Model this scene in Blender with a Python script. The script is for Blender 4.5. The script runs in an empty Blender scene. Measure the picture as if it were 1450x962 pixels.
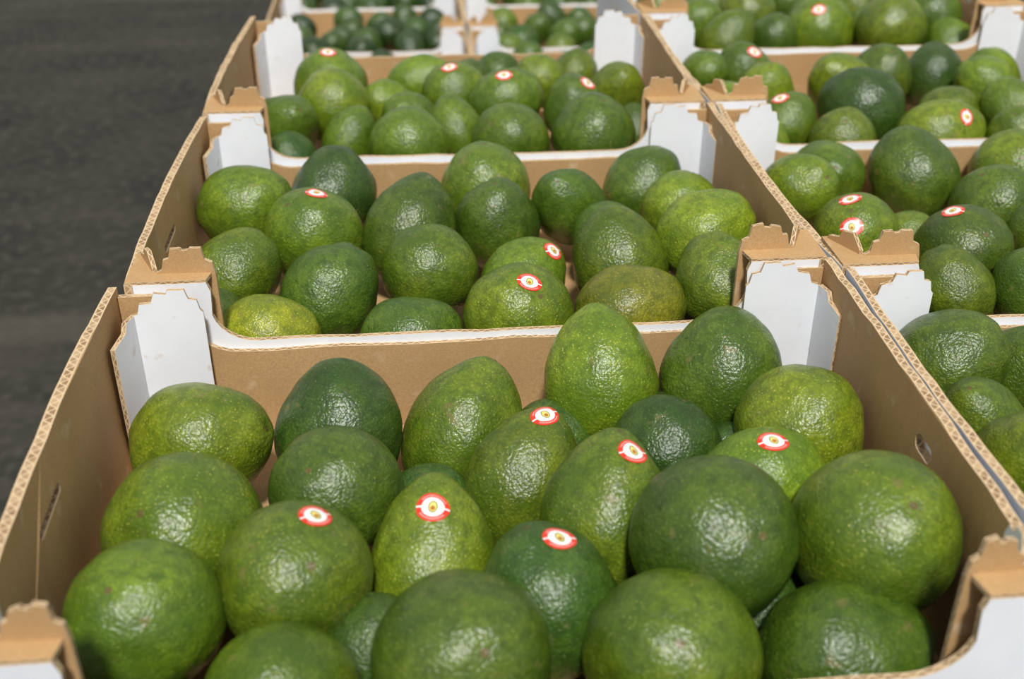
import bpy, bmesh, math, random
from mathutils import Vector, Matrix, noise
from mathutils.geometry import tessellate_polygon
from mathutils.bvhtree import BVHTree
random.seed(7)
scene=bpy.context.scene
col=scene.collection
scene.view_settings.view_transform='Standard'
scene.view_settings.look='None'

TH=.105                 # height of one box tier
RZ=.14+5*TH             # height of the top rims above the floor

# ------------------------------------------------------------ materials
def newmat(name):
    m=bpy.data.materials.new(name); m.use_nodes=True
    nt=m.node_tree; b=nt.nodes['Principled BSDF']
    return m,nt,b
class NB:
    def __init__(s,nt): s.nt=nt
    def n(s,t,**k):
        x=s.nt.nodes.new(t)
        for a,v in k.items():
            setattr(x,a,v)
        return x
    def l(s,a,b): s.nt.links.new(a,b)
    def math(s,op,a,b=None,c=None,clamp=False):
        x=s.nt.nodes.new('ShaderNodeMath'); x.operation=op; x.use_clamp=clamp
        for i,v in enumerate((a,b,c)):
            if v is None: continue
            if isinstance(v,(int,float)): x.inputs[i].default_value=v
            else: s.l(v,x.inputs[i])
        return x.outputs[0]
    def mix(s,f,a,b,bt='MIX'):
        x=s.nt.nodes.new('ShaderNodeMix'); x.data_type='RGBA'; x.blend_type=bt
        for sock,v in ((x.inputs[0],f),(x.inputs[6],a),(x.inputs[7],b)):
            if isinstance(v,(int,float)): sock.default_value=v
            elif isinstance(v,tuple): sock.default_value=(*v,1) if len(v)==3 else v
            else: s.l(v,sock)
        return x.outputs[2]
    def ramp(s,f,p0,p1):
        x=s.nt.nodes.new('ShaderNodeMapRange'); x.clamp=True
        x.inputs[1].default_value=p0; x.inputs[2].default_value=p1
        s.l(f,x.inputs[0]); return x.outputs[0]

def mat_kraft():
    m,nt,b=newmat('kraft_cardboard'); q=NB(nt)
    tc=q.n('ShaderNodeTexCoord')
    n1=q.n('ShaderNodeTexNoise'); n1.inputs['Scale'].default_value=14; n1.inputs['Detail'].default_value=5
    n2=q.n('ShaderNodeTexNoise'); n2.inputs['Scale'].default_value=900; n2.inputs['Detail'].default_value=3
    n4=q.n('ShaderNodeTexNoise'); n4.inputs['Scale'].default_value=48; n4.inputs['Detail'].default_value=8
    for n in (n1,n2,n4): q.l(tc.outputs['Object'],n.inputs['Vector'])
    c=q.mix(q.ramp(n1.outputs[0],.3,.7),(.43,.265,.115),(.54,.345,.160))
    c=q.mix(q.ramp(n2.outputs[0],.35,.75),c,(.40,.235,.10))
    c=q.mix(q.math('MULTIPLY',q.ramp(n4.outputs[0],.62,.72),.45),c,(.66,.52,.36))
    q.l(c,b.inputs['Base Color']); b.inputs['Roughness'].default_value=.75
    w=q.n('ShaderNodeTexWave'); w.inputs['Scale'].default_value=45; w.bands_direction='DIAGONAL'
    mp=q.n('ShaderNodeMapping'); mp.inputs['Scale'].default_value=(1,1,0)
    q.l(tc.outputs['Object'],mp.inputs[0]); q.l(mp.outputs[0],w.inputs['Vector'])
    bp=q.n('ShaderNodeBump'); bp.inputs['Strength'].default_value=.12; bp.inputs['Distance'].default_value=.001
    q.l(q.math('ADD',w.outputs['Fac'],n2.outputs[0]),bp.inputs['Height']); q.l(bp.outputs[0],b.inputs['Normal'])
    return m
def mat_white():
    m,nt,b=newmat('white_cardboard_liner'); q=NB(nt)
    tc=q.n('ShaderNodeTexCoord')
    n1=q.n('ShaderNodeTexNoise'); n1.inputs['Scale'].default_value=25; n1.inputs['Detail'].default_value=4
    n2=q.n('ShaderNodeTexNoise'); n2.inputs['Scale'].default_value=70; n2.inputs['Detail'].default_value=8
    for n in (n1,n2): q.l(tc.outputs['Object'],n.inputs['Vector'])
    c=q.mix(q.ramp(n1.outputs[0],.35,.75),(.81,.83,.87),(.71,.73,.78))
    c=q.mix(q.math('MULTIPLY',q.ramp(n2.outputs[0],.65,.73),.6),c,(.55,.45,.34))
    q.l(c,b.inputs['Base Color']); b.inputs['Roughness'].default_value=.55
    bp=q.n('ShaderNodeBump'); bp.inputs['Strength'].default_value=.15; bp.inputs['Distance'].default_value=.002
    q.l(n1.outputs[0],bp.inputs['Height']); q.l(bp.outputs[0],b.inputs['Normal'])
    return m
def mat_edge():
    m,nt,b=newmat('corrugated_edge'); q=NB(nt)
    uv=q.n('ShaderNodeUVMap'); sx=q.n('ShaderNodeSeparateXYZ'); q.l(uv.outputs[0],sx.inputs[0])
    s=q.math('SINE',q.math('MULTIPLY',sx.outputs[0],2*math.pi/.0065))
    d=q.math('ABSOLUTE',q.math('SUBTRACT',q.math('SUBTRACT',sx.outputs[1],.5),q.math('MULTIPLY',s,.3)))
    line=q.math('LESS_THAN',d,.13)
    lin=q.math('GREATER_THAN',q.math('ABSOLUTE',q.math('SUBTRACT',sx.outputs[1],.5)),.34)
    f=q.math('MAXIMUM',line,lin)
    n=q.n('ShaderNodeTexNoise'); n.inputs['Scale'].default_value=150
    n3=q.n('ShaderNodeTexNoise'); n3.inputs['Scale'].default_value=35
    c=q.mix(n.outputs[0],(.64,.49,.31),(.52,.37,.21))
    gap=q.mix(q.ramp(n3.outputs[0],.42,.64),(.24,.145,.07),(.46,.32,.18))
    c=q.mix(f,gap,c)
    q.l(c,b.inputs['Base Color']); b.inputs['Roughness'].default_value=.85
    return m
def mat_avocado():
    m,nt,b=newmat('avocado_skin'); q=NB(nt)
    tc=q.n('ShaderNodeTexCoord'); oi=q.n('ShaderNodeObjectInfo')
    off=q.n('ShaderNodeVectorMath'); off.operation='ADD'
    cb=q.n('ShaderNodeCombineXYZ'); r20=q.math('MULTIPLY',oi.outputs['Random'],37.)
    for i in range(3): q.l(r20,cb.inputs[i])
    q.l(tc.outputs['Object'],off.inputs[0]); q.l(cb.outputs[0],off.inputs[1]); V=off.outputs[0]
    def noise_(sc,de=3):
        n=q.n('ShaderNodeTexNoise'); n.inputs['Scale'].default_value=sc; n.inputs['Detail'].default_value=de
        q.l(V,n.inputs['Vector']); return n.outputs[0]
    def vor(sc,feat='F1',ran=1.):
        n=q.n('ShaderNodeTexVoronoi'); n.feature=feat; n.inputs['Scale'].default_value=sc
        n.inputs['Randomness'].default_value=ran
        q.l(V,n.inputs['Vector']); return n
    big=noise_(1.2,3); mid=noise_(6,5)
    c=q.mix(q.ramp(big,.34,.66),(.082,.138,.006),(.180,.240,.012))
    c=q.mix(q.math('MULTIPLY',q.ramp(mid,.42,.7),.8),c,(.055,.095,.005))
    peb=vor(21); g=q.ramp(peb.outputs['Distance'],.1,.62)
    c=q.mix(q.math('MULTIPLY',g,.42),c,(.036,.066,.004))
    le=vor(22); lr=q.n('ShaderNodeSeparateColor'); q.l(le.outputs['Color'],lr.inputs[0])
    dot=q.math('LESS_THAN',le.outputs['Distance'],q.math('MULTIPLY_ADD',lr.outputs[0],.21,.04))
    amt=q.math('MULTIPLY',dot,q.ramp(noise_(2.2,2),.30,.54))
    c=q.mix(q.math('MULTIPLY',amt,.78),c,(.37,.38,.06))
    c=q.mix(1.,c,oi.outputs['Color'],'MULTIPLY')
    sc=q.math('MULTIPLY',q.ramp(noise_(3.2,8),.65,.73),.6)
    c=q.mix(sc,c,(.16,.13,.04))
    ds=vor(6); dr=q.n('ShaderNodeSeparateColor'); q.l(ds.outputs['Color'],dr.inputs[0])
    dk=q.math('MULTIPLY',q.math('LESS_THAN',ds.outputs['Distance'],.09),q.math('GREATER_THAN',dr.outputs[1],.72))
    c=q.mix(q.math('MULTIPLY',dk,.7),c,(.03,.03,.01))
    sx=q.n('ShaderNodeSeparateXYZ'); q.l(tc.outputs['Object'],sx.inputs[0])
    rr=q.math('SQRT',q.math('ADD',q.math('POWER',q.math('ABSOLUTE',sx.outputs[0]),2.),q.math('POWER',q.math('ABSOLUTE',sx.outputs[1]),2.)))
    st=q.math('MULTIPLY',q.math('LESS_THAN',rr,.05),q.math('GREATER_THAN',sx.outputs[2],0.))
    c=q.mix(st,c,(.10,.08,.02))
    q.l(c,b.inputs['Base Color'])
    q.l(q.math('MULTIPLY_ADD',mid,.16,.235),b.inputs['Roughness'])
    b.inputs['Specular IOR Level'].default_value=.5
    sm=vor(21,'SMOOTH_F1'); sm2=noise_(36,2); sm3=noise_(9,2)
    hgt=q.math('ADD',q.math('MULTIPLY',sm.outputs['Distance'],-.8),q.math('ADD',q.math('MULTIPLY',sm2,.55),q.math('MULTIPLY',sm3,.7)))
    bp=q.n('ShaderNodeBump'); bp.inputs['Strength'].default_value=.43; bp.inputs['Distance'].default_value=.0012
    q.l(hgt,bp.inputs['Height']); q.l(bp.outputs[0],b.inputs['Normal'])
    return m
def mat_sticker():
    m,nt,b=newmat('fruit_sticker_print'); q=NB(nt)
    uv=q.n('ShaderNodeUVMap'); sx=q.n('ShaderNodeSeparateXYZ'); q.l(uv.outputs[0],sx.inputs[0])
    x=q.math('MULTIPLY_ADD',sx.outputs[0],2.,-1.); y=q.math('MULTIPLY_ADD',sx.outputs[1],2.,-1.)
    def rad(x,y,a,bb): return q.math('SQRT',q.math('ADD',q.math('POWER',q.math('ABSOLUTE',q.math('DIVIDE',x,a)),2.),q.math('POWER',q.math('ABSOLUTE',q.math('DIVIDE',y,bb)),2.)))
    r=rad(x,y,1.,1.)
    ang=q.math('ARCTAN2',y,x)
    ring=q.math('GREATER_THAN',r,.68)
    gap=q.math('GREATER_THAN',q.math('ABSOLUTE',y),.06)
    tick=q.math('GREATER_THAN',q.math('SINE',q.math('MULTIPLY',ang,46.)),.25)
    band=q.math('LESS_THAN',q.math('ABSOLUTE',q.math('SUBTRACT',r,.82)),.05)
    ups=q.math('GREATER_THAN',q.math('ABSOLUTE',y),.42)
    txt=q.math('MULTIPLY',q.math('MULTIPLY',tick,band),ups)
    c=q.mix(q.math('MULTIPLY',ring,gap),(.80,.78,.74),(.66,.035,.015))
    c=q.mix(q.math('MULTIPLY',txt,.7),c,(.80,.74,.69))
    o=q.math('LESS_THAN',rad(x,y,.28,.43),1.)
    c=q.mix(o,c,(.16,.20,.04))
    i=q.math('LESS_THAN',rad(x,y,.21,.35),1.)
    c=q.mix(i,c,(.74,.60,.16))
    p=q.math('LESS_THAN',rad(x,q.math('ADD',y,.1),.14,.17),1.)
    c=q.mix(p,c,(.38,.15,.02))
    q.l(c,b.inputs['Base Color']); b.inputs['Roughness'].default_value=.35
    return m
def mat_floor():
    m,nt,b=newmat('dark_concrete'); q=NB(nt)
    tc=q.n('ShaderNodeTexCoord')
    mp=q.n('ShaderNodeMapping'); mp.inputs['Scale'].default_value=(1.,1.6,1); mp.inputs['Rotation'].default_value=(0,0,.25); q.l(tc.outputs['Object'],mp.inputs[0])
    a=q.n('ShaderNodeTexNoise'); a.inputs['Scale'].default_value=2.6; a.inputs['Detail'].default_value=6; a.inputs['Roughness'].default_value=.55; q.l(mp.outputs[0],a.inputs[0])
    d=q.n('ShaderNodeTexNoise'); d.inputs['Scale'].default_value=40; d.inputs['Detail'].default_value=4; q.l(tc.outputs['Object'],d.inputs[0])
    e=q.n('ShaderNodeTexNoise'); e.inputs['Scale'].default_value=1.; e.inputs['Detail'].default_value=4
    mp2=q.n('ShaderNodeMapping'); mp2.inputs['Scale'].default_value=(.6,7,1); mp2.inputs['Rotation'].default_value=(0,0,-.1); q.l(tc.outputs['Object'],mp2.inputs[0]); q.l(mp2.outputs[0],e.inputs[0])
    c=q.mix(q.ramp(a.outputs[0],.32,.68),(.021,.0210,.0175),(.044,.042,.034))
    c=q.mix(q.ramp(d.outputs[0],.48,.72),c,(.060,.056,.046))
    c=q.mix(q.math('MULTIPLY',q.ramp(e.outputs[0],.56,.68),.6),c,(.078,.072,.058))
    q.l(c,b.inputs['Base Color']); b.inputs['Roughness'].default_value=.95; b.inputs['Specular IOR Level'].default_value=.1
    return m
def mat_wood():
    m,nt,b=newmat('pallet_wood'); q=NB(nt)
    tc=q.n('ShaderNodeTexCoord')
    mp=q.n('ShaderNodeMapping'); mp.inputs['Scale'].default_value=(3,30,30); q.l(tc.outputs['Object'],mp.inputs[0])
    a=q.n('ShaderNodeTexNoise'); a.inputs['Scale'].default_value=3; a.inputs['Detail'].default_value=6; q.l(mp.outputs[0],a.inputs[0])
    q.l(q.mix(a.outputs[0],(.30,.19,.10),(.50,.36,.21)),b.inputs['Base Color']); b.inputs['Roughness'].default_value=.8
    return m
KR,WH,ED=mat_kraft(),mat_white(),mat_edge()
AV,SK,FL,WD=mat_avocado(),mat_sticker(),mat_floor(),mat_wood()

# ------------------------------------------------------------ cardboard box
class Acc:
    def __init__(s): s.v=[];s.f=[];s.m=[];s.uv=[]
def panel(A,outline,holes,t,O,U,Vv,mf,mb,warp=None):
    """flat board: outline in (u,v); thickness t along n=UxV; mf=+n face, mb=-n face"""
    O,U,Vv=Vector(O),Vector(U).normalized(),Vector(Vv).normalized(); N=U.cross(Vv)
    loops=[outline]+holes
    tris=tessellate_polygon([[Vector((a,b,0)) for a,b in lp] for lp in loops])
    pts=[p for lp in loops for p in lp]
    base=len(A.v)
    for k in (0,1):
        for a,b in pts:
            w=O+U*a+Vv*b+N*(t*k)
            if warp: w=warp(w)
            A.v.append(w)
    n=len(pts)
    for tr in tris:
        a,b,c=[Vector((*pts[i],0)) for i in tr]
        z=(b-a).cross(c-a).z
        if abs(z)<1e-12: continue
        tr=tuple(tr) if z>0 else tuple(reversed(tr))
        A.f.append(tuple(base+n+i for i in tr)); A.m.append(mf); A.uv.append([pts[i] for i in tr])
        r=tuple(reversed(tr)); A.f.append(tuple(base+i for i in r)); A.m.append(mb); A.uv.append([pts[i] for i in r])
    s=0
    for lp in loops:
        d=0; k=len(lp)
        for i in range(k):
            j=(i+1)%k
            L=(Vector(lp[i])-Vector(lp[j])).length
            A.f.append((base+s+i,base+s+j,base+n+s+j,base+n+s+i)); A.m.append(2)
            A.uv.append([(d,0),(d+L,0),(d+L,1),(d,1)]); d+=L
        s+=k
def slot(cx,cy,l,hh,n=8):
    r=hh/2; o=[]
    for k in range(n+1):
        a=-math.pi/2+math.pi*k/n; o.append((cx+l/2-r+r*math.cos(a),cy+r*math.sin(a)))
    for k in range(n+1):
        a=math.pi/2+math.pi*k/n; o.append((cx-l/2+r+r*math.cos(a),cy+r*math.sin(a)))
    return o[::-1]
def box_mesh(name,W,L,H,seed,bl=.008,br=.003,cf=(.045,.045),taper=0.,rhole=True):
    rnd=random.Random(seed); A=Acc(); t=.0045
    def warp(w):
        w=w.copy(); s=max(0,min(1,w.y/L)); k=4*s*(1-s)*(max(0,w.z)/H)**1.3
        if w.x<.03: w.x-=bl*k*(1-max(0,w.x)/.03)
        if w.x>W-.03: w.x+=br*k*(1-max(0,(W-w.x))/.03)
        return w
    j=lambda a:rnd.uniform(-a,a)
    for side in (0,1):
        n=22
        out=[(L*k/n,0) for k in range(n+1)]
        out+=[(L*(n-k)/n,H-(.0022*math.sin(math.pi*(n-k)/n)+ (j(.0007) if 0<k<n else 0))) for k in range(n+1)]
        if side==0:
            panel(A,out,[slot(L*.42,H-.027,.040,.0050)],t,(0,0,0),(0,1,0),(0,0,1),0,1,warp)
            fl=[(0,0),(.044,0),(.041,.0055),(.003,.0055)]
            panel(A,fl,[],.0015,(-.0006,L*.42-.022,H-.0300),(0,1,0),(-.1,0,1),0,1,warp)
        else:
            panel(A,out,[slot(L*.44,H-.024,.020,.009)] if rhole else [],t,(W-t,0,0),(0,1,0),(0,0,1),1,0,warp)
            if rhole:
                fl=[(0,0),(.022,0),(.020,.008),(.002,.008)]
                panel(A,fl,[],.0015,(W+.0002,L*.44-.011,H-.0285),(0,1,0),(.2,0,1),1,1,warp)
    def prof(e,c0,c1,dr,rd,Ht):
        p=[(e,0),(W-e,0),(W-e,Ht),(W-c1,Ht)]
        p+=[(W-c1-.002,Ht-.006),(W-c1-.001,H-dr)]
        for k in range(1,7):
            a=math.pi/2*k/6; p.append((W-c1-.001-rd*(1-math.cos(a))-.001*k,H-dr-rd*math.sin(a)))
        q=[]
        for k in range(6,0,-1):
            a=math.pi/2*k/6; q.append((c0+.001+rd*(1-math.cos(a))+.001*k,H-dr-rd*math.sin(a)))
        m=14
        x0,x1=p[-1][0],q[0][0]
        for k in range(1,m): p.append((x0+(x1-x0)*k/m,H-dr-rd+j(.0008)))
        p+=q+[(c0+.001,H-dr),(c0+.002,Ht-.006),(c0,Ht),(e,Ht)]
        return p
    panel(A,prof(t+.0002,cf[0],cf[1],.0215,.018,H),[],t*.8,(0,t*.8,0),(1,0,0),(0,0,1),1,0)
    panel(A,prof(t+.0002,.040,.040,.0260,.018,H-.005),[],t*.8,(0,L,0),(1,0,0),(0,0,1),0,1)
    panel(A,[(t,t),(W-t,t),(W-t,L-t),(t,L-t)],[],.003,(0,0,0),(1,0,0),(0,1,0),0,0)
    zt=H
    for sx_ in (0,1):
        fx=lambda x: x if sx_==0 else W-x
        for back in (0,1):
            fy=lambda y: y if not back else L-y
            cc=cf[sx_]
            P0=Vector((fx(t+.0002),fy(.040),0))
            P1=Vector((fx(.0165*cc/.045),fy(.0135),0)) if not back else Vector((fx(.0115 if sx_==0 else .0085),fy(.0100),0))
            P2=Vector((fx(cc+.0045 if not back else .0495),fy(.0125 if not back else .0065),0))
            l1=(P1-P0).length; l2=(P2-P1).length
            if back:
                narrow=[(0,.003),(l1,.003),(l1,zt-.013),(l1*.6,zt-.012),(l1*.5,zt-.017),(0,zt-.019)]
                a=[(0,-.013),(.10,-.012),(.14,-.006),(.30,-.005+j(.001)),(.36,.0005),(.52,-.001),(.55,.0015),(.78,.001),(.82,-.005),(.93,-.006),(.96,-.012),(1,-.014)]
            else:
                narrow=[(0,.003),(l1,.003),(l1,zt+.004),(l1*.75,zt+.0125),(l1*.45,zt+.011),(l1*.40,zt+.006),(l1*.1,zt+.004),(0,zt-.002)]
                a=[(0,.002),(.10,.004),(.14,.010+j(.001)),(.24,.011),(.28,.0160+j(.001)),(.45,.0172),(.48,.0158),(.58,.0162),(.61,.0180+j(.001)),(.80,.0172),(.84,.010),(.96,.008),(1,.000)]
            wide=[(0,.003),(l2,.003)]+[(l2*u,zt+z) for u,z in reversed(a)]
            for Pa,Pb,poly in ((P0,P1,narrow),(P1,P2,wide)):
                d=(Pb-Pa)
                n=d.normalized().cross(Vector((0,0,1)))
                inward=Vector((W/2,L/2,0))-Pa
                if n.dot(inward)>0: mf,mb=1,0
                else: mf,mb=0,1
                panel(A,poly,[],.0026,Pa,d,(0,0,1),mf,mb)
            if not back:
                s=cc/.045
                pl=[(fx(.0005),.0005),(fx(cc+.0002),.0005),(fx(cc+.0025),.0125),(fx(.0165*s),.0150),(fx(.0048),.0395),(fx(.0005),.0395)]
                if sx_==1: pl=pl[::-1]
                panel(A,pl,[],.0022,(0,0,H-.0005),(1,0,0),(0,1,0),0,0)
    if taper:
        for v in A.v: v.x=W/2+(v.x-W/2)*(1-taper*(1-v.y/L))
    me=bpy.data.meshes.new(name)
    me.from_pydata([tuple(v) for v in A.v],[],A.f)
    uv=me.uv_layers.new(name='UVMap')
    for p,mi,u in zip(me.polygons,A.m,A.uv):
        p.material_index=mi
        for li,c in zip(p.loop_indices,u): uv.data[li].uv=c
    for mm in (KR,WH,ED): me.materials.append(mm)
    me.validate(); me.update()
    return me
BW,BL,BH=.4012,.2985,.1045
boxm=[box_mesh('avocado_box_mesh_%d'%i,BW,BL,BH,i*13+5,bl=(.006,.006,.003,.0065)[i],br=(.003,.001,.004,.003)[i],
      cf=(.045,.045) if i<3 else (.034,.031),taper=0 if i<3 else .030,rhole=(i in (0,3))) for i in range(4)]
def put_box(x,y,ztop,var=0,sx=1,sy=1,rot=0):
    o=bpy.data.objects.new('avocado_box',boxm[var]); col.objects.link(o)
    o.location=(x,y,RZ+ztop-TH); o.scale=(sx,sy,1); o.rotation_euler=(0,0,rot)
    return o

# ------------------------------------------------------------ avocado meshes
def avocado_mesh(i,asp,pear,seed):
    bm=bmesh.new(); bmesh.ops.create_icosphere(bm,subdivisions=5,radius=1)
    o=Vector((seed*3.1,seed*1.7,seed))
    for v in bm.verts:
        c=v.co.copy(); z=c.z
        w=1-pear*(.5+.5*z)**1.6+pear*.10*(1-z*z)
        w*=1/(1+pear*.02)
        nx=1+.060*noise.noise(c*1.3+o)+.018*noise.noise(c*3.5+o)
        v.co=Vector((c.x*w*nx,c.y*w*nx,z*asp*nx))
        rr=math.hypot(c.x,c.y)
        if z>0 and rr<.2:
            v.co.z-=.035*(1-rr/.2)
            if rr<.05: v.co.z+=.03
    me=bpy.data.meshes.new('avocado_%d'%i); bm.to_mesh(me); bm.free()
    for p in me.polygons: p.use_smooth=True
    me.materials.append(AV); return me
AM=[avocado_mesh(0,1.12,.15,1),avocado_mesh(1,1.22,.26,2),avocado_mesh(2,1.03,.06,3),avocado_mesh(3,1.30,.30,4)]
def bvh_of(me):
    return BVHTree.FromPolygons([v.co for v in me.vertices],[p.vertices[:] for p in me.polygons])
BV=[bvh_of(m) for m in AM]
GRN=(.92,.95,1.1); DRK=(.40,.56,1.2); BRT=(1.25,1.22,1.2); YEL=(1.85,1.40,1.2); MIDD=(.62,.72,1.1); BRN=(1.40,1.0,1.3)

def add_avocado(pile,p,r,axis,var,tint,stickers=()):
    o=bpy.data.objects.new('avocado',AM[var]); col.objects.link(o)
    ax=Vector(axis).normalized()
    if abs(ax.x)>.7: r*=.955
    q=ax.to_track_quat('Z','Y') @ Matrix.Rotation(random.uniform(0,6.28),4,'Z').to_quaternion()
    M=Matrix.LocRotScale(Vector((p[0],p[1],RZ+p[2])),q,Vector((r,)*3))
    o.parent=pile
    o.matrix_basis=pile.matrix_basis.inverted()@M
    k=random.uniform(.80,1.16)
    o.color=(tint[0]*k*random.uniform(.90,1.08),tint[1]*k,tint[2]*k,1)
    for (n,ang) in stickers:
        n=Vector(n).normalized(); Mi=M.inverted()
        up=Vector((0,.5,.8)); t1=up.cross(n).normalized(); t2=n.cross(t1)
        t1,t2=(t1*math.cos(ang)+t2*math.sin(ang)),(t2*math.cos(ang)-t1*math.sin(ang))
        c=M.translation; vs=[];uvs=[]; NR,NA=7,36
        def proj(a,b):
            w=c+n*.08+t1*a+t2*b
            l=Mi@w; d=(Mi.to_3x3()@(-n)).normalized()
            h=BV[var].ray_cast(l,d)
            hit=M@h[0] if h[0] is not None else c+n*r
            return hit+n*.0004
        vs.append(proj(0,0)); uvs.append((.5,.5))
        for i in range(1,NR+1):
            for k2 in range(NA):
                a=2*math.pi*k2/NA; s=i/NR
                vs.append(proj(.0080*s*math.cos(a),.0068*s*math.sin(a))); uvs.append((.5+.5*s*math.cos(a),.5+.5*s*math.sin(a)))
        fs=[(0,1+k2,1+(k2+1)%NA) for k2 in range(NA)]
        for i in range(NR-1):
            for k2 in range(NA):
                a=1+i*NA+k2;b2=1+i*NA+(k2+1)%NA
                fs.append((a,a+NA,b2+NA,b2))
        me=bpy.data.meshes.new('sticker'); me.from_pydata([tuple(v) for v in vs],[],fs)
        ul=me.uv_layers.new(name='UVMap')
        for pl in me.polygons:
            pl.use_smooth=True
            for li,vi in zip(pl.loop_indices,pl.vertices): ul.data[li].uv=uvs[vi]
        me.materials.append(SK)
        so=bpy.data.objects.new('fruit_sticker',me); col.objects.link(so)
        so.parent=pile; so.matrix_basis=pile.matrix_basis.inverted()
    return o

# top-layer fruit, millimetres: x+300, y-200, depth below rim, radius
DATA={
'A':'1813105336 2533276036 3233316835 4033525035 4753525136 5022905035 1832385539 2542605334 3512806733 4282855730 4662394832 3872345534 4281873538 5001813338 3012176533 2391924735 1781694333 3521816033 3111305238 4001305838 4771306537 2361266433',
'B':'1746034335 2376525135 2265594936 1775075030 2424755333 2064245631 2975624835 3084975033 2954256332 3576465036 3615765333 3734905730 3634285035 4186015030 4394974734 4354275034 4856405533 5025825030 5015013234 4954403931',
'C':'1887994832 2239225238 2298464534 2477675126 2788745626 3109295130 2998165127 2987384734 3397815027 3448804932 3918394434 3867464934 4329104726 4709425225 4607525038 4548305030 5028735031 3939625625 3629305123',
'D':'6013313933 6563405429 5952754426 5952253229 6642755031 7123414832',
'E':'5975924231 6356395133 7056365037 6165204731 6645365921 6824874834 6524374927 7475695435 7936385135 7044324927 7585074831 8155764134 7624494830',
}
SRAW='A08131121 A11133107 A10106090 A14103100 A15134108 A17115112 B02115088 B11163092 B12114059 C01100029 C09084007 C15138078 C10089064 E03058033 E05064108 E03069087'
stk={}
for s in SRAW.split():
    k=s[0];i=int(s[1:3]);a=(int(s[3:6])-100)/100;b=(int(s[6:9])-100)/100
    z=math.sqrt(max(.02,1-a*a-b*b)); stk.setdefault((k,i),[]).append(((a,b,z),random.uniform(-.3,.3)))
stk[('C',1)]=[((0,-.2,.97),.1)]; stk[('C',9)]=[((-.15,-.3,.94),.1)]
stk[('E',3)]=[((-.42,-.72,.55),.1),((-.28,-.05,.95),.2)]
stk[('G',1)]=[((-.376,-.084,.923),.1)]; stk[('G',3)]=[((.14,-.45,.85),0)]; stk[('G',8)]=[((.3,-.6,.72),1.2)]; stk[('H',2)]=[((-.3,-.55,.78),.1)]
# x0, y0, width, length, rotation, mesh of each tray
BOX={'A':(-.1750,.300,.4210,.289,0,3),'B':(-.1668,.590,.4100,.2900,-.008,1),'C':(-.1640,.885,.4040,.3030,-.022,0),
'D':(.2500,.275,.412,.2985,0,2),'E':(.2480,.575,.412,.2985,0,1),'G':(.2440,.877,.412,.280,-.004,2),'H':(.2425,1.160,.412,.2985,-.01,0)}
GH={'G':[(0.4197,0.9889,-0.0480,0.0404),(0.3421,0.9664,-0.0500,0.0277),(0.3488,1.0568,-0.0500,0.0291),(0.3451,1.1336,-0.0518,0.0307),(0.4243,1.0599,-0.0475,0.0337),(0.4787,1.0935,-0.0508,0.0330),(0.5393,1.1067,-0.0543,0.0317),(0.5668,1.0463,-0.0495,0.0314),(0.4706,0.9245,-0.0500,0.0351),(0.5514,0.9636,-0.0423,0.0279),(0.5328,0.9114,-0.0500,0.0274),(0.2981,1.1042,-0.0482,0.0273),(0.6068,0.9807,-0.0429,0.0325)],
'H':[(0.3375,1.3074,-0.0500,0.0314),(0.4098,1.3463,-0.0500,0.0357),(0.4734,1.2693,-0.0515,0.0405),(0.5430,1.2334,-0.0405,0.0392),(0.6040,1.2707,-0.0368,0.0354),(0.4114,1.2422,-0.0531,0.0300),(0.3551,1.2313,-0.0463,0.0302),(0.5506,1.3675,-0.0500,0.0391),(0.6080,1.2189,-0.0584,0.0311),(0.4780,1.4211,-0.0500,0.0376)]}
TINT={'A':{0:BRT,1:DRK,2:GRN,3:BRT,4:MIDD,5:BRT,6:GRN,7:MIDD,8:GRN,9:DRK,10:BRT,11:GRN,12:MIDD,13:GRN,14:BRT,15:GRN,16:GRN,17:DRK,18:MIDD,19:GRN,20:MIDD,21:GRN},
'B':{0:GRN,1:DRK,2:GRN,3:GRN,4:MIDD,5:YEL,6:MIDD,7:GRN,8:MIDD,9:GRN,10:MIDD,11:BRT,12:BRT,13:MIDD,14:GRN,15:BRN,16:MIDD,17:BRT,18:BRT,19:GRN},
'C':{0:GRN,1:GRN,2:BRT,3:GRN,4:BRT,7:GRN,8:GRN,9:BRT,10:GRN,11:GRN,14:MIDD,15:MIDD,16:BRT},
'D':{0:MIDD},'E':{0:BRT,1:GRN,2:MIDD,3:GRN,6:GRN,5:MIDD},'G':{0:DRK,6:DRK,7:BRT},'H':{}}
AX={'A':{0:((.9,-.1,.25),0),5:((.5,.3,.8),2),7:((-.3,-.5,.8),2),10:((.8,.1,.4),0),15:((.3,-.6,.7),2),
1:((.12,.5,.85),0),2:((.45,.5,.75),1),3:((.05,.6,.8),1),4:((.25,.3,.9),0),8:((.45,.45,.75),1),11:((.2,.45,.85),1),14:((.05,.6,.78),3),17:((-.25,.4,.9),0),13:((.1,-.5,.8),2),12:((.3,-.7,.6),2),9:((.3,.2,.9),2),20:((1,.2,.1),0),18:((.2,-.6,.7),2),19:((-.1,-.6,.8),2),21:((-.4,-.6,.6),2),6:((-.3,-.5,.7),2),16:((-.2,-.4,.8),2)},
'B':{9:((0,.1,1),2),6:((.35,.5,.7),1),5:((1,-.2,.1),0),8:((.9,.1,.2),0),1:((.2,.5,.8),0),14:((-.2,.5,.8),0),0:((.9,-.2,.4),0),4:((.5,.3,.7),0),12:((.3,-.6,.7),2),2:((-.4,-.3,.8),2),18:((.8,.3,.4),0),15:((.9,0,.3),0)},'C':{14:((.2,-.2,1),2),10:((.8,.1,.4),0)},'D':{},'E':{},'G':{8:((1,.1,.1),1)},'H':{}}
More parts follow.
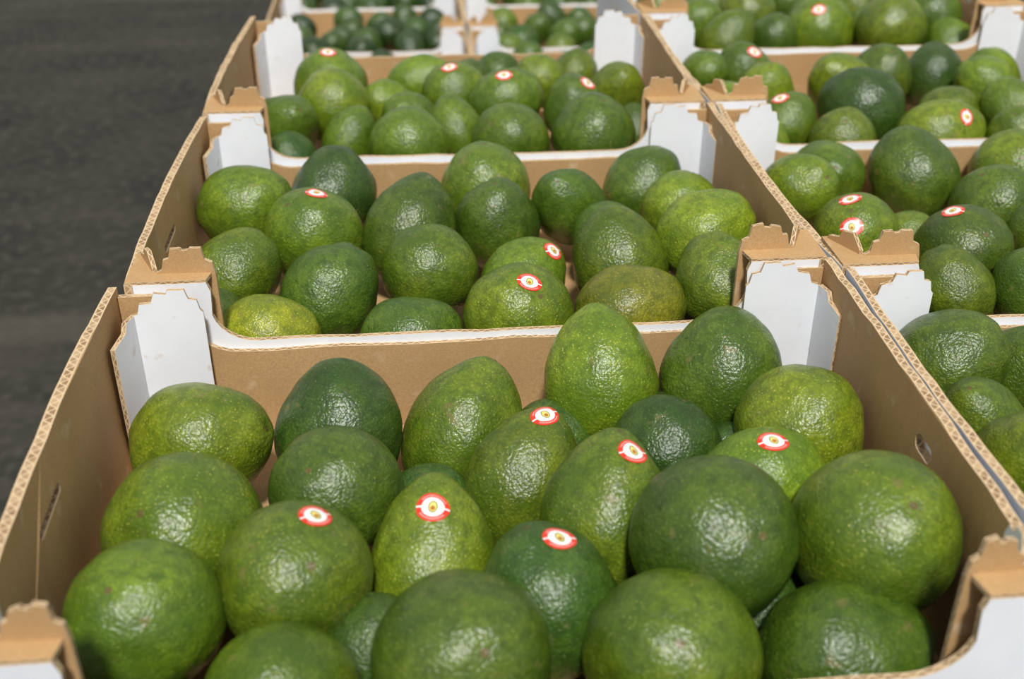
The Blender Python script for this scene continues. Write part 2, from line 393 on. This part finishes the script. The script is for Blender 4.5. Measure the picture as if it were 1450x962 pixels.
def new_pile(x,y,z):
    e=bpy.data.objects.new('avocado_pile',None); col.objects.link(e); e.empty_display_size=.05
    e.matrix_basis=Matrix.Translation((x+BW/2,y+BL/2,RZ+z-TH+.004)); return e
def rand_axis():
    return (random.uniform(-.65,.65),random.uniform(-.8,.5),random.uniform(.40,1))
def fill(pile,x,y,z,fr,n,tints,rmin=.030,rmax=.036,tries=700,w=BW,l=BL,ov=.93):
    c=0
    for _ in range(tries):
        if c>=n: break
        r=random.uniform(rmin,rmax)
        px=random.uniform(x+.006+r,x+w-.006-r); py=random.uniform(y+.006+r,y+l-.006-r); pz=z-random.uniform(.05,.064)
        if all((Vector((px,py,pz))-Vector(f[:3])).length>ov*(r+f[3]) for f in fr):
            fr.append((px,py,pz,r)); c+=1
            add_avocado(pile,(px,py,pz),r,rand_axis(),random.choice((0,0,2)),random.choice(tints))
for k in 'ABCDEGH':
    x,y,w_,l_,rot,mi=BOX[k]; put_box(x,y,0,mi,w_/BW,l_/BL,rot)
    pile=new_pile(x,y,0)
    if k in DATA: fr=[((int(s[:3])-300)/1000,(int(s[3:6])+200)/1000,-int(s[6:8])/1000,int(s[8:])/1000) for s in DATA[k].split()]
    else: fr=list(GH[k])
    for i,(a,b,c,r) in enumerate(fr):
        sh=rot*(a-x)                      # front/back walls swing with the tray
        if k=='C': b-=.006
        b=min(max(b,y+sh+.0045+.95*r),y+sh+l_-.0045-.95*r)
        fr[i]=(a,b,c,r)
        if i in AX[k]: ax,var=AX[k][i]
        else: ax,var=rand_axis(),random.choice((0,2,0,1) if r<.034 else (0,2,2))
        add_avocado(pile,(a,b,c-.003),r,ax,var,TINT[k].get(i,random.choice((GRN,MIDD,BRT,GRN))),stk.get((k,i),()))
    if k in 'DEGH': fill(pile,x,y,0,fr,14,(GRN,MIDD,BRT),l=l_-.01)
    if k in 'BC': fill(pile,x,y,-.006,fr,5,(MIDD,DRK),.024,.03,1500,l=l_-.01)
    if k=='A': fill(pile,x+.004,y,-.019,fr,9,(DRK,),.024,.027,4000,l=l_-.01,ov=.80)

# lower stack behind the third box and the far pallet
low=-2*TH
SHD=(.20,.31,.8)  # far-left fruit: the shade over that area is put into the skin tint
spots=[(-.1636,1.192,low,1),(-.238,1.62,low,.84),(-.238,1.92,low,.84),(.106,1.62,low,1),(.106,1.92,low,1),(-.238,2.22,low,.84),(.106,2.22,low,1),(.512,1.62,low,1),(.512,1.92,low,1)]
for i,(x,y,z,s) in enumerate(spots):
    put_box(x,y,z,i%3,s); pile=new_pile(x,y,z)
    fill(pile,x,y,z,[],18,(SHD,DRK) if x<0 else (MIDD,GRN,DRK),.028,.033,1200,BW*s)
# tiers beneath
for (x,y,w_,l_,rot,mi) in BOX.values():
    for t in range(1,5): put_box(x,y,-t*TH,mi,w_/BW,l_/BL,rot)
for (x,y,z,s) in spots:
    for t in range(1,3): put_box(x,y,z-t*TH,t%3,s)

# ------------------------------------------------------------ pallets, floor
def pallet(x0,y0,w,l):
    bm=bmesh.new()
    def bx(x,y,z,sx,sy,sz):
        r=bmesh.ops.create_cube(bm,size=1); vs=r['verts']
        for v in vs: v.co=Vector((x+(v.co.x+.5)*sx,y+(v.co.y+.5)*sy,z+(v.co.z+.5)*sz))
    nb=9; pw=.1
    for k in range(nb): bx(0,(l-pw)*k/(nb-1),.118,w,pw,.020)
    for k in range(3):
        xx=(w-.1)*k/2
        bx(xx,0,.098,.1,l,.020); bx(xx,0,0,.1,l,.020)
        for j in range(3): bx(xx,(l-.14)*j/2,.020,.1,.14,.078)
    me=bpy.data.meshes.new('wooden_pallet'); bm.to_mesh(me); bm.free(); me.materials.append(WD)
    o=bpy.data.objects.new('wooden_pallet',me); col.objects.link(o); o.location=(x0,y0,0)
    bv=o.modifiers.new('bevel','BEVEL'); bv.width=.003; bv.segments=2
pallet(-.18,.27,.85,1.22)
pallet(-.25,1.61,1.17,.92)
bm=bmesh.new(); bmesh.ops.create_grid(bm,x_segments=2,y_segments=2,size=9)
me=bpy.data.meshes.new('floor'); bm.to_mesh(me); bm.free(); me.materials.append(FL)
o=bpy.data.objects.new('floor',me); col.objects.link(o); o.location=(0,3,0)

# ------------------------------------------------------------ light
w=bpy.data.worlds.new('world'); scene.world=w; w.use_nodes=True
bg=w.node_tree.nodes['Background']; bg.inputs[0].default_value=(.96,.98,1,1); bg.inputs[1].default_value=.50
sl=bpy.data.lights.new('sun','SUN'); sl.energy=4.1; sl.angle=math.radians(7); sl.color=(1,.98,.94)
so=bpy.data.objects.new('sun',sl); col.objects.link(so)
az=math.radians(-2); el=math.radians(57)
d=Vector((math.sin(az)*math.cos(el),-math.cos(az)*math.cos(el),math.sin(el)))
so.rotation_euler=d.to_track_quat('Z','Y').to_euler(); so.location=(0,-1,3)

# ------------------------------------------------------------ camera
cam=bpy.data.cameras.new('camera'); co=bpy.data.objects.new('camera',cam); col.objects.link(co)
cam.sensor_width=36; cam.lens=39.87; cam.clip_start=.02
co.location=(0,0,RZ+.2976)
co.rotation_euler=(math.radians(90-30.23),0,math.radians(-5.32))
cam.dof.use_dof=True; cam.dof.focus_distance=.66; cam.dof.aperture_fstop=7.5
scene.camera=co
